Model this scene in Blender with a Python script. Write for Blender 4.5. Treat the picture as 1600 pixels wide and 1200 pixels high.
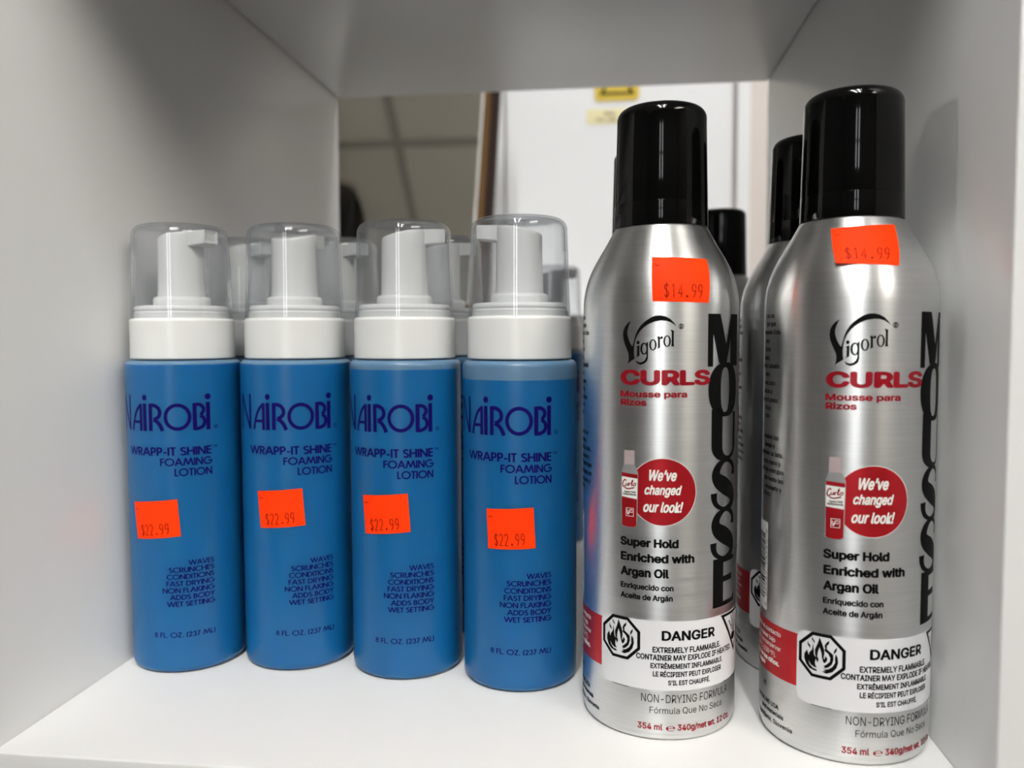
import bpy, bmesh, math, random
from mathutils import Vector, Matrix
from mathutils.geometry import tessellate_polygon
from math import sin, cos, pi, radians, atan2, hypot

for o in list(bpy.data.objects):
    bpy.data.objects.remove(o, do_unlink=True)
SC = bpy.context.scene
COL = SC.collection

# ------------------------------------------------------------------ camera
F_PX = 1273.729                       # focal length in pixels of the 1600 px wide frame
CAM = Vector((0.208281, -0.244976, 0.140297))
YAW, PITCH, ROLL = 0.120426, -0.059498, -0.00348
fwd = Vector((-sin(YAW) * cos(PITCH), cos(YAW) * cos(PITCH), sin(PITCH)))
rgt = Vector((cos(YAW), sin(YAW), 0))
upv = rgt.cross(fwd)
r2 = rgt * cos(ROLL) + upv * sin(ROLL)
u2 = -rgt * sin(ROLL) + upv * cos(ROLL)
cd = bpy.data.cameras.new('camera')
cd.sensor_fit = 'HORIZONTAL'
cd.sensor_width = 36.0
cd.lens = 36.0 * F_PX / 1600.0
cd.clip_start = 0.01
cd.dof.use_dof = True
cd.dof.focus_distance = 0.30
cd.dof.aperture_fstop = 8.5
cam = bpy.data.objects.new('camera', cd)
COL.objects.link(cam)
cam.matrix_world = Matrix(((r2.x, u2.x, -fwd.x, CAM.x), (r2.y, u2.y, -fwd.y, CAM.y),
                           (r2.z, u2.z, -fwd.z, CAM.z), (0, 0, 0, 1)))
SC.camera = cam

# ------------------------------------------------------------------ world, exposure
SC.view_settings.view_transform = 'Standard'
SC.view_settings.look = 'None'
SC.view_settings.gamma = 1.0
SC.view_settings.use_curve_mapping = False
SC.view_settings.exposure = 0.0
SC.cycles.transparent_max_bounces = 48
W = bpy.data.worlds.new('shop_ambience')
W.use_nodes = True
SC.world = W
W.node_tree.nodes['Background'].inputs[0].default_value = (1.0, 0.97, 0.93, 1)
W.node_tree.nodes['Background'].inputs[1].default_value = 0.02
TUBE_POWER = 110.0
SIDE_FILL_POWER = 22.0
HIGHLIGHT_POWER = 8.5
REAR_POWER = 11.0


# ------------------------------------------------------------------ materials
def mat(name, col, rough=0.5, metal=0.0, spec=0.5, **kw):
    m = bpy.data.materials.new(name)
    m.use_nodes = True
    b = m.node_tree.nodes['Principled BSDF']
    b.inputs['Base Color'].default_value = (*col, 1)
    b.inputs['Roughness'].default_value = rough
    b.inputs['Metallic'].default_value = metal
    b.inputs['Specular IOR Level'].default_value = spec
    for k, v in kw.items():
        b.inputs[k.replace('_', ' ')].default_value = v
    return m


def add_noise(m, scale, amount, detail=3.0, rough_amt=0.0, stretch=(1, 1, 1), bump=0.0):
    """gentle variation of colour, gloss and relief from object-space noise"""
    nt = m.node_tree
    b = nt.nodes['Principled BSDF']
    tc = nt.nodes.new('ShaderNodeTexCoord')
    mp = nt.nodes.new('ShaderNodeMapping')
    mp.inputs['Scale'].default_value = stretch
    nz = nt.nodes.new('ShaderNodeTexNoise')
    nz.inputs['Scale'].default_value = scale
    nz.inputs['Detail'].default_value = detail
    nt.links.new(tc.outputs['Object'], mp.inputs['Vector'])
    nt.links.new(mp.outputs['Vector'], nz.inputs['Vector'])
    if amount:
        base = b.inputs['Base Color'].default_value[:]
        mx = nt.nodes.new('ShaderNodeMix')
        mx.data_type = 'RGBA'
        mx.inputs['A'].default_value = tuple(max(0, c * (1 - amount)) for c in base[:3]) + (1,)
        mx.inputs['B'].default_value = tuple(min(1, c * (1 + amount)) for c in base[:3]) + (1,)
        nt.links.new(nz.outputs['Fac'], mx.inputs['Factor'])
        nt.links.new(mx.outputs['Result'], b.inputs['Base Color'])
    if rough_amt:
        r = b.inputs['Roughness'].default_value
        mr = nt.nodes.new('ShaderNodeMapRange')
        mr.inputs['To Min'].default_value = max(0.01, r - rough_amt)
        mr.inputs['To Max'].default_value = r + rough_amt
        nt.links.new(nz.outputs['Fac'], mr.inputs['Value'])
        nt.links.new(mr.outputs['Result'], b.inputs['Roughness'])
    if bump:
        bp = nt.nodes.new('ShaderNodeBump')
        bp.inputs['Strength'].default_value = bump
        bp.inputs['Distance'].default_value = 0.0002
        nt.links.new(nz.outputs['Fac'], bp.inputs['Height'])
        nt.links.new(bp.outputs['Normal'], b.inputs['Normal'])
    return m


M = {}
M['laminate'] = add_noise(mat('white_laminate', (0.66, 0.66, 0.65), 0.32, spec=0.45), 90, 0.012, rough_amt=0.03, bump=0.02)
M['seam'] = mat('dark_seam', (0.25, 0.24, 0.23), 0.7)
M['liquid'] = add_noise(mat('blue_lotion_in_frosted_plastic', (0.004, 0.105, 0.27), 0.33, spec=0.45,
                            Subsurface_Weight=0.75, Subsurface_Scale=0.012, Subsurface_Radius=(0.25, 0.6, 1.0)), 30, 0.05)
M['headspace'] = mat('frosted_plastic_above_lotion', (0.095, 0.18, 0.28), 0.33, spec=0.45,
                     Subsurface_Weight=0.5, Subsurface_Scale=0.008, Subsurface_Radius=(0.6, 0.8, 1.0))
M['white_plastic'] = add_noise(mat('white_pump_plastic', (0.72, 0.725, 0.71), 0.22, spec=0.5, Subsurface_Weight=0.25,
                                   Subsurface_Scale=0.003, Subsurface_Radius=(1, 1, 1)), 60, 0.01)
M['black_plastic'] = add_noise(mat('glossy_black_plastic', (0.002, 0.002, 0.002), 0.07, spec=0.26), 120, 0.0, rough_amt=0.02, bump=0.03)
M['navy_ink'] = mat('navy_ink', (0.004, 0.001, 0.085), 0.5, spec=0.08)
M['black_ink'] = mat('black_ink', (0.004, 0.004, 0.004), 0.5, spec=0.05)
M['red_ink'] = mat('red_ink', (0.30, 0.003, 0.012), 0.34, metal=0.35)
M['red_foil'] = mat('red_over_metal', (0.46, 0.012, 0.018), 0.33, metal=0.55)
M['pink_foil'] = mat('pale_rose_print', (0.52, 0.42, 0.42), 0.4, metal=0.3)
M['grey_foil'] = mat('grey_print', (0.50, 0.50, 0.50), 0.35, metal=0.6)
M['white_ink'] = mat('white_ink', (0.80, 0.78, 0.74), 0.45)
M['label_paper'] = add_noise(mat('white_label_paper', (0.74, 0.74, 0.75), 0.38), 80, 0.01)
M['orange_paper'] = add_noise(mat('fluorescent_orange_paper', (1.0, 0.042, 0.001), 0.6, spec=0.1), 300, 0.03)
M['price_ink'] = mat('dark_price_ink', (0.17, 0.006, 0.002), 0.6, spec=0.05)
M['wall'] = add_noise(mat('painted_wall', (0.66, 0.60, 0.56), 0.7), 12, 0.02)
M['door'] = add_noise(mat('white_painted_metal', (0.84, 0.85, 0.86), 0.5), 8, 0.01)
M['shop_wall'] = add_noise(mat('shop_wall', (0.10, 0.095, 0.09), 0.8), 3, 0.25)
M['shop_floor'] = add_noise(mat('shop_floor', (0.11, 0.105, 0.10), 0.4), 6, 0.05)
M['tile'] = add_noise(mat('ceiling_tile', (0.70, 0.68, 0.60), 0.9), 200, 0.06)
M['tbar'] = mat('ceiling_grid_bar', (0.42, 0.40, 0.35), 0.6)
M['lamp_body'] = mat('white_lamp_housing', (0.75, 0.75, 0.73), 0.5)
M['yellow'] = mat('yellow_sign', (0.66, 0.47, 0.008), 0.45)
M['cream'] = mat('cream_label', (0.86, 0.78, 0.46), 0.55)
M['faded_ink'] = mat('faded_brown_ink', (0.16, 0.13, 0.07), 0.6)
M['mirror'] = mat('mirror_glass', (0.80, 0.80, 0.77), 0.02, metal=1.0)
M['bevel'] = mat('mirror_bevel', (0.80, 0.80, 0.78), 0.35)
M['gold_wood'] = add_noise(mat('gilt_brown_wood', (0.085, 0.042, 0.009), 0.6, spec=0.15), 14, 0.35, stretch=(6, 6, 0.4))
M['dark_wood'] = add_noise(mat('dark_brown_wood', (0.014, 0.006, 0.003), 0.6, spec=0.12), 14, 0.35, stretch=(6, 6, 0.4))
M['hair'] = mat('black_hair', (0.006, 0.005, 0.005), 0.45)
M['crumb'] = mat('grey_crumb', (0.12, 0.10, 0.09), 0.8)


def emit(name, col, s):
    m = bpy.data.materials.new(name)
    m.use_nodes = True
    b = m.node_tree.nodes['Principled BSDF']
    b.inputs['Base Color'].default_value = (0.8, 0.8, 0.8, 1)
    b.inputs['Emission Color'].default_value = (*col, 1)
    b.inputs['Emission Strength'].default_value = s
    return m


M['tube'] = emit('lit_tube', (1.0, 0.99, 0.965), TUBE_POWER)
M['side_fill'] = emit('side_fill_panel', (1.0, 0.94, 0.86), SIDE_FILL_POWER)
M['highlight_glow'] = emit('highlight_glass', (0.95, 0.98, 1.0), HIGHLIGHT_POWER)  # added glow that draws bright streaks on caps and cans
M['rear_diffuser'] = emit('lit_rear_diffuser', (0.97, 0.98, 1.0), REAR_POWER)


def brushed():
    m = mat('brushed_aluminium', (0.74, 0.745, 0.74), 0.36, metal=1.0)
    nt = m.node_tree
    b = nt.nodes['Principled BSDF']
    b.inputs['Anisotropic'].default_value = 0.75
    b.inputs['Anisotropic Rotation'].default_value = 0.25
    tg = nt.nodes.new('ShaderNodeTangent')
    tg.direction_type = 'RADIAL'
    tg.axis = 'Z'
    nt.links.new(tg.outputs[0], b.inputs['Tangent'])
    tc = nt.nodes.new('ShaderNodeTexCoord')
    mp = nt.nodes.new('ShaderNodeMapping')
    mp.inputs['Scale'].default_value = (60, 60, 2600)
    nz = nt.nodes.new('ShaderNodeTexNoise')
    nz.inputs['Scale'].default_value = 1.0
    nz.inputs['Detail'].default_value = 3.0
    nt.links.new(tc.outputs['Object'], mp.inputs['Vector'])
    nt.links.new(mp.outputs['Vector'], nz.inputs['Vector'])
    mr = nt.nodes.new('ShaderNodeMapRange')
    mr.inputs['To Min'].default_value = 0.30
    mr.inputs['To Max'].default_value = 0.44
    nt.links.new(nz.outputs['Fac'], mr.inputs['Value'])
    nt.links.new(mr.outputs['Result'], b.inputs['Roughness'])
    mx = nt.nodes.new('ShaderNodeMix')
    mx.data_type = 'RGBA'
    mx.inputs['A'].default_value = (0.66, 0.665, 0.66, 1)
    mx.inputs['B'].default_value = (0.82, 0.825, 0.82, 1)
    nt.links.new(nz.outputs['Fac'], mx.inputs['Factor'])
    nt.links.new(mx.outputs['Result'], b.inputs['Base Color'])
    return m


M['aluminium'] = brushed()


def clear_plastic():
    m = bpy.data.materials.new('clear_cap_plastic')
    m.use_nodes = True
    nt = m.node_tree
    nt.nodes.clear()
    out = nt.nodes.new('ShaderNodeOutputMaterial')
    lw = nt.nodes.new('ShaderNodeLayerWeight')
    lw.inputs['Blend'].default_value = 0.5
    lin = lw
    tr = nt.nodes.new('ShaderNodeBsdfTransparent')
    edge = nt.nodes.new('ShaderNodeMix')
    edge.data_type = 'RGBA'
    edge.inputs['A'].default_value = (0.975, 0.98, 0.985, 1)
    edge.inputs['B'].default_value = (0.78, 0.80, 0.83, 1)
    pw = nt.nodes.new('ShaderNodeMath')
    pw.operation = 'POWER'
    pw.inputs[1].default_value = 3.0
    nt.links.new(lw.outputs['Facing'], pw.inputs[0])
    nt.links.new(pw.outputs[0], edge.inputs['Factor'])
    nt.links.new(edge.outputs['Result'], tr.inputs['Color'])
    df = nt.nodes.new('ShaderNodeBsdfDiffuse')
    df.inputs['Color'].default_value = (0.78, 0.82, 0.86, 1)
    m1 = nt.nodes.new('ShaderNodeMixShader')
    m1.inputs[0].default_value = 0.025
    nt.links.new(tr.outputs[0], m1.inputs[1])
    nt.links.new(df.outputs[0], m1.inputs[2])
    gl = nt.nodes.new('ShaderNodeBsdfGlossy')
    gl.inputs['Roughness'].default_value = 0.04
    p5 = nt.nodes.new('ShaderNodeMath')
    p5.operation = 'POWER'
    p5.inputs[1].default_value = 5.0
    nt.links.new(lin.outputs['Facing'], p5.inputs[0])
    fr = nt.nodes.new('ShaderNodeMapRange')
    fr.inputs['To Min'].default_value = 0.035
    fr.inputs['To Max'].default_value = 0.80
    nt.links.new(p5.outputs[0], fr.inputs['Value'])
    m2 = nt.nodes.new('ShaderNodeMixShader')
    nt.links.new(fr.outputs[0], m2.inputs[0])
    nt.links.new(m1.outputs[0], m2.inputs[1])
    nt.links.new(gl.outputs[0], m2.inputs[2])
    nt.links.new(m2.outputs[0], out.inputs['Surface'])
    return m


M['clear'] = clear_plastic()


# ------------------------------------------------------------------ object helpers
def link(name, me, parent=None):
    o = bpy.data.objects.new(name, me)
    COL.objects.link(o)
    if parent is not None:
        o.parent = parent
    return o


def from_bm(name, bm, mats, parent=None, smooth=False, angle=40):
    me = bpy.data.meshes.new(name)
    bm.normal_update()
    bm.to_mesh(me)
    bm.free()
    for m in (mats if isinstance(mats, (list, tuple)) else [mats]):
        me.materials.append(m)
    if smooth:
        for p in me.polygons:
            p.use_smooth = True
        me.set_sharp_from_angle(angle=radians(angle))
    return link(name, me, parent)


def thing(name, label, cat, loc=(0, 0, 0), rz=0.0, group=None):
    o = bpy.data.objects.new(name, None)
    o.empty_display_size = 0.02
    COL.objects.link(o)
    o.location = loc
    o.rotation_euler = (0, 0, rz)
    return tag(o, label, cat, group)


def tag(o, label, cat, group=None):
    o['label'] = label
    o['category'] = cat
    if group:
        o['group'] = group
    return o


def structure(o):
    o['kind'] = 'structure'
    return o


def copy_tree(o, parent=None):
    c = o.copy()
    COL.objects.link(c)
    c.parent = parent
    for ch in o.children:
        copy_tree(ch, c)
    return c


def box(bm, x0, x1, y0, y1, z0, z1, mi=0):
    v = [bm.verts.new((x, y, z)) for z in (z0, z1) for y in (y0, y1) for x in (x0, x1)]
    fs = []
    for a in ((0, 2, 3, 1), (4, 5, 7, 6), (0, 1, 5, 4), (2, 6, 7, 3), (0, 4, 6, 2), (1, 3, 7, 5)):
        f = bm.faces.new([v[i] for i in a])
        f.material_index = mi
        fs.append(f)
    return v, fs


def box_obj(name, dims, m, parent=None, bevel=0.0, seg=2):
    bm = bmesh.new()
    box(bm, *dims)
    if bevel:
        bmesh.ops.bevel(bm, geom=list(bm.edges), offset=bevel, segments=seg, affect='EDGES', profile=0.5)
    return from_bm(name, bm, m, parent, smooth=bool(bevel), angle=60)


def lathe(bm, prof, n=96, mi=None, cap0=False, cap1=False):
    """revolve a list of (radius, z) in metres; mi(z_mid) -> material index"""
    rings = []
    for r, z in prof:
        if r < 1e-7:
            rings.append([bm.verts.new((0, 0, z))])
        else:
            rings.append([bm.verts.new((r * cos(2 * pi * k / n), r * sin(2 * pi * k / n), z)) for k in range(n)])
    for i in range(len(rings) - 1):
        a, b = rings[i], rings[i + 1]
        m_i = mi((prof[i][1] + prof[i + 1][1]) / 2) if mi else 0
        for k in range(n):
            k2 = (k + 1) % n
            if len(a) == 1 and len(b) == 1:
                continue
            if len(a) == 1:
                f = bm.faces.new((a[0], b[k2], b[k]))
            elif len(b) == 1:
                f = bm.faces.new((a[k], a[k2], b[0]))
            else:
                f = bm.faces.new((a[k], a[k2], b[k2], b[k]))
            f.material_index = m_i
    if cap0:
        bm.faces.new(list(reversed(rings[0])))
    if cap1:
        bm.faces.new(rings[-1])


def arc(cx, cz, r, a0, a1, n=6):
    return [(cx + r * cos(radians(a0 + (a1 - a0) * i / n)), cz + r * sin(radians(a0 + (a1 - a0) * i / n))) for i in range(n + 1)]


def mm(prof):
    return [(r / 1000, z / 1000) for r, z in prof]


# ------------------------------------------------------------------ flat artwork (mm) that is wrapped onto bodies
class Art:
    def __init__(s):
        s.faces = []          # (list of (u, z), material index)
        s.mi = 0
        s.dl = 0.0            # tiny extra lift (mm) that keeps layers of ink apart

    def poly(s, pts):
        s.faces.append((list(pts), s.mi, s.dl))

    def layer(s):
        s.dl = (s.dl + 0.004) % 0.04

    def rect(s, u0, u1, z0, z1):
        s.poly([(u0, z0), (u1, z0), (u1, z1), (u0, z1)])

    def rrect(s, u0, u1, z0, z1, r, n=6):
        p = arc(u1 - r, z0 + r, r, -90, 0, n) + arc(u1 - r, z1 - r, r, 0, 90, n) + arc(u0 + r, z1 - r, r, 90, 180, n) + arc(u0 + r, z0 + r, r, 180, 270, n)
        s.poly(p)

    def disc(s, cu, cz, ru, rz=None, n=48):
        rz = ru if rz is None else rz
        s.poly([(cu + ru * cos(2 * pi * k / n), cz + rz * sin(2 * pi * k / n)) for k in range(n)])

    def between(s, A, B, closed=True):
        n = len(A)
        for k in range(n if closed else n - 1):
            k2 = (k + 1) % n
            s.poly([A[k], A[k2], B[k2], B[k]])

    def ring(s, cu, cz, ru, rz, iu, iz, du=0, dz=0, n=48):
        A = [(cu + ru * cos(2 * pi * k / n), cz + rz * sin(2 * pi * k / n)) for k in range(n)]
        B = [(cu + du + iu * cos(2 * pi * k / n), cz + dz + iz * sin(2 * pi * k / n)) for k in range(n)]
        s.between(A, B)

    def stroke(s, pts, w=None, smooth=False, closed=False):
        """pts (u, z) with a common width, or (u, z, half width)"""
        P = [(p[0], p[1], (p[2] if len(p) > 2 else w / 2)) for p in pts]
        if smooth:
            P = spline(P, closed)
        L, R = [], []
        n = len(P)
        for i in range(n):
            a = P[i - 1] if i > 0 else (P[-1] if closed else P[i])
            b = P[i]
            c = P[(i + 1) % n] if (i < n - 1 or closed) else P[i]
            d1 = Vector((b[0] - a[0], b[1] - a[1]))
            d2 = Vector((c[0] - b[0], c[1] - b[1]))
            if d1.length < 1e-9:
                d1 = d2
            if d2.length < 1e-9:
                d2 = d1
            d1.normalize()
            d2.normalize()
            t = d1 + d2
            if t.length < 1e-6:
                t = d1
            t.normalize()
            nrm = Vector((-t.y, t.x))
            k = 1 / max(0.42, nrm.dot(Vector((-d1.y, d1.x))))
            L.append((b[0] + nrm.x * b[2] * k, b[1] + nrm.y * b[2] * k))
            R.append((b[0] - nrm.x * b[2] * k, b[1] - nrm.y * b[2] * k))
        s.layer()
        s.between(R, L, closed)

    def text(s, txt, u0, u1, base, cap, bold=0.0, shear=0.0, dens=1.0):
        vs, fs = font_mesh(txt, 0.0, shear)
        xs = [v[0] for v in vs]
        x0, x1 = min(xs), max(xs)
        # heavier weights are the plain letter laid down again a little to each side
        sh = [(0.0, 0.0)] + ([(bold * cos(pi / 4 * k), 0.8 * bold * sin(pi / 4 * k)) for k in range(8)] if bold > 0 else [])
        x0, x1 = x0 - max(bold, 0), x1 + max(bold, 0)
        s.dl = 0.0
        for dx, dy in sh:
            s.dl += 0.005
            for f in fs:
                s.faces.append(([(u0 + (vs[i][0] + dx - x0) / (x1 - x0) * (u1 - u0), base + (vs[i][1] + dy) / CAPH * cap) for i in f], s.mi, s.dl))

    def mapped(s, fn):
        a = Art()
        a.faces = [([fn(*p) for p in f], mi, dl) for f, mi, dl in s.faces]
        return a


def spline(P, closed=False, n=7):
    out = []
    N = len(P)
    for i in range(N if closed else N - 1):
        p0 = P[i - 1] if (i > 0 or closed) else P[i]
        p1 = P[i]
        p2 = P[(i + 1) % N]
        p3 = P[(i + 2) % N] if (i + 2 < N or closed) else p2
        for k in range(n):
            t = k / n
            out.append(tuple(0.5 * (2 * p1[j] + (p2[j] - p0[j]) * t + (2 * p0[j] - 5 * p1[j] + 4 * p2[j] - p3[j]) * t * t
                                    + (3 * p1[j] - p0[j] - 3 * p2[j] + p3[j]) * t ** 3) for j in range(len(p1))))
    if not closed:
        out.append(tuple(P[-1]))
    return out


_fc = {}
CAPH = 0.73
GROTESK = None
try:                                   # the plain grotesque that ships inside Blender; the default face if it is missing
    import os
    GROTESK = bpy.data.fonts.load(os.path.join(bpy.utils.system_resource('DATAFILES', path='fonts'), 'Inter.woff2'))
except Exception:
    GROTESK = None


def outline(sp, n=5):
    """points of one closed letter contour"""
    if sp.type != 'BEZIER':
        return [(p.co[0], p.co[1]) for p in sp.points]
    out, P = [], sp.bezier_points
    for i in range(len(P)):
        a, b = P[i], P[(i + 1) % len(P)]
        p0, p1, p2, p3 = a.co, a.handle_right, b.handle_left, b.co
        straight = (p1 - p0).length < 1e-6 and (p3 - p2).length < 1e-6
        flat = abs((p3 - p0).x * (p1 - p0).y - (p3 - p0).y * (p1 - p0).x) + abs((p3 - p0).x * (p2 - p0).y - (p3 - p0).y * (p2 - p0).x) < 1e-7
        for k in range(1 if straight or flat else n):
            t = k / n
            q = p0 * (1 - t) ** 3 + p1 * (3 * t * (1 - t) ** 2) + p2 * (3 * t * t * (1 - t)) + p3 * t ** 3
            if not out or hypot(q.x - out[-1][0], q.y - out[-1][1]) > 1e-5:
                out.append((q.x, q.y))
    if len(out) > 1 and hypot(out[0][0] - out[-1][0], out[0][1] - out[-1][1]) < 1e-5:
        out.pop()
    return out


def area2(q):
    return sum(q[i - 1][0] * q[i][1] - q[i][0] * q[i - 1][1] for i in range(len(q)))


def contains(q, p):
    c = False
    for i in range(len(q)):
        (x0, y0), (x1, y1) = q[i - 1], q[i]
        if (y0 > p[1]) != (y1 > p[1]) and p[0] < (x1 - x0) * (p[1] - y0) / (y1 - y0) + x0:
            c = not c
    return c


def fill_outlines(loops):
    if not loops:
        return [], []
    sgn = math.copysign(1, area2(max(loops, key=lambda q: abs(area2(q)))))
    solids = [q for q in loops if area2(q) * sgn > 0]
    holes = [q for q in loops if area2(q) * sgn < 0]
    vs, fs = [], []
    for q in solids:
        mine = [h for h in holes if contains(q, h[0]) and contains(q, h[len(h) // 2])]
        polys = [[Vector((p[0], p[1], 0)) for p in r] for r in [q] + mine]
        flat = [p for r in [q] + mine for p in r]
        for tri in tessellate_polygon(polys):
            fs.append(tuple(len(vs) + k for k in tri))
        vs += flat
    return vs, fs


def font_mesh(txt, bold, shear):
    key = (txt, bold, shear)
    if key not in _fc:
        cu = bpy.data.curves.new('lettering', 'FONT')
        cu.body = txt
        if GROTESK:
            cu.font = GROTESK
        cu.size = 1.0
        cu.offset = bold
        cu.shear = shear
        cu.resolution_u = 3
        ob = bpy.data.objects.new('lettering', cu)
        COL.objects.link(ob)
        dg = bpy.context.evaluated_depsgraph_get()
        oc = ob.evaluated_get(dg)
        loops = [outline(sp) for sp in oc.to_curve(dg).splines]
        oc.to_curve_clear()
        if 'D' in txt and 'e' not in txt:          # contours that overlap each other
            _fc[key] = fill_outlines([q for q in loops if len(q) > 2])
        else:
            me = bpy.data.meshes.new_from_object(ob.evaluated_get(dg))
            _fc[key] = ([v.co[:2] for v in me.vertices], [tuple(p.vertices) for p in me.polygons])
            bpy.data.meshes.remove(me)
        bpy.data.objects.remove(ob, do_unlink=True)
        bpy.data.curves.remove(cu)
    return _fc[key]


_h = font_mesh('H', 0.0, 0.0)[0]
CAPH = max(v[1] for v in _h) - min(v[1] for v in _h)


def wrap(name, art, prof, rref, lift, mats, parent, zcut=False, liftfn=None, step=1.0):
    """lay flat artwork (u = arc length, z = height, in mm) round a body of revolution"""
    bm = bmesh.new()
    for pts, mi, dl in art.faces:
        q = []
        for p in pts:
            if not q or hypot(p[0] - q[-1][0], p[1] - q[-1][1]) > 1e-5:
                q.append(p)
        if len(q) > 2 and hypot(q[0][0] - q[-1][0], q[0][1] - q[-1][1]) < 1e-5:
            q.pop()
        if len(q) < 3:
            continue
        try:
            f = bm.faces.new([bm.verts.new((p[0], p[1], dl)) for p in q])
            f.material_index = mi
        except ValueError:
            pass
    bm.normal_update()
    big = [f for f in bm.faces if len(f.verts) > 4]
    if big:
        bmesh.ops.triangulate(bm, faces=big, ngon_method='EAR_CLIP')
    us = [v.co.x for v in bm.verts]
    k = math.ceil(min(us) / step)
    while k * step < max(us):
        bmesh.ops.bisect_plane(bm, geom=bm.verts[:] + bm.edges[:] + bm.faces[:], plane_co=(k * step, 0, 0), plane_no=(1, 0, 0), dist=1e-5)
        k += 1
    if zcut:
        zs = [v.co.y for v in bm.verts]
        k = math.ceil(min(zs) / 1.5)
        while k * 1.5 < max(zs):
            bmesh.ops.bisect_plane(bm, geom=bm.verts[:] + bm.edges[:] + bm.faces[:], plane_co=(0, k * 1.5, 0), plane_no=(0, 1, 0), dist=1e-5)
            k += 1
    for f in bm.faces:
        if f.normal.z < 0:
            f.normal_flip()
    bm.normal_update()
    for f in bm.faces:
        if f.normal.z < 0:
            f.normal_flip()
    for v in bm.verts:
        u, z = v.co.x, v.co.y
        rad = interp(prof, z / 1000) + (lift + v.co.z + (liftfn(u, z) if liftfn else 0)) / 1000
        th = u / rref
        v.co = (rad * sin(th), -rad * cos(th), z / 1000)
    return from_bm(name, bm, mats, parent, smooth=True, angle=60)


def interp(prof, z):
    for i in range(len(prof) - 1):
        (r0, z0), (r1, z1) = prof[i], prof[i + 1]
        if z0 <= z <= z1 and z1 > z0:
            return r0 + (r1 - r0) * (z - z0) / (z1 - z0)
    return prof[0][0] if z < prof[0][1] else prof[-1][0]


# a geometric sans made of even strokes: glyph -> (width, [polylines]); cap height 1
def _a(cx, cy, rx, ry, a0, a1, n=14):
    return [(cx + rx * cos(radians(a0 + (a1 - a0) * i / n)), cy + ry * sin(radians(a0 + (a1 - a0) * i / n))) for i in range(n + 1)]


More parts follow.
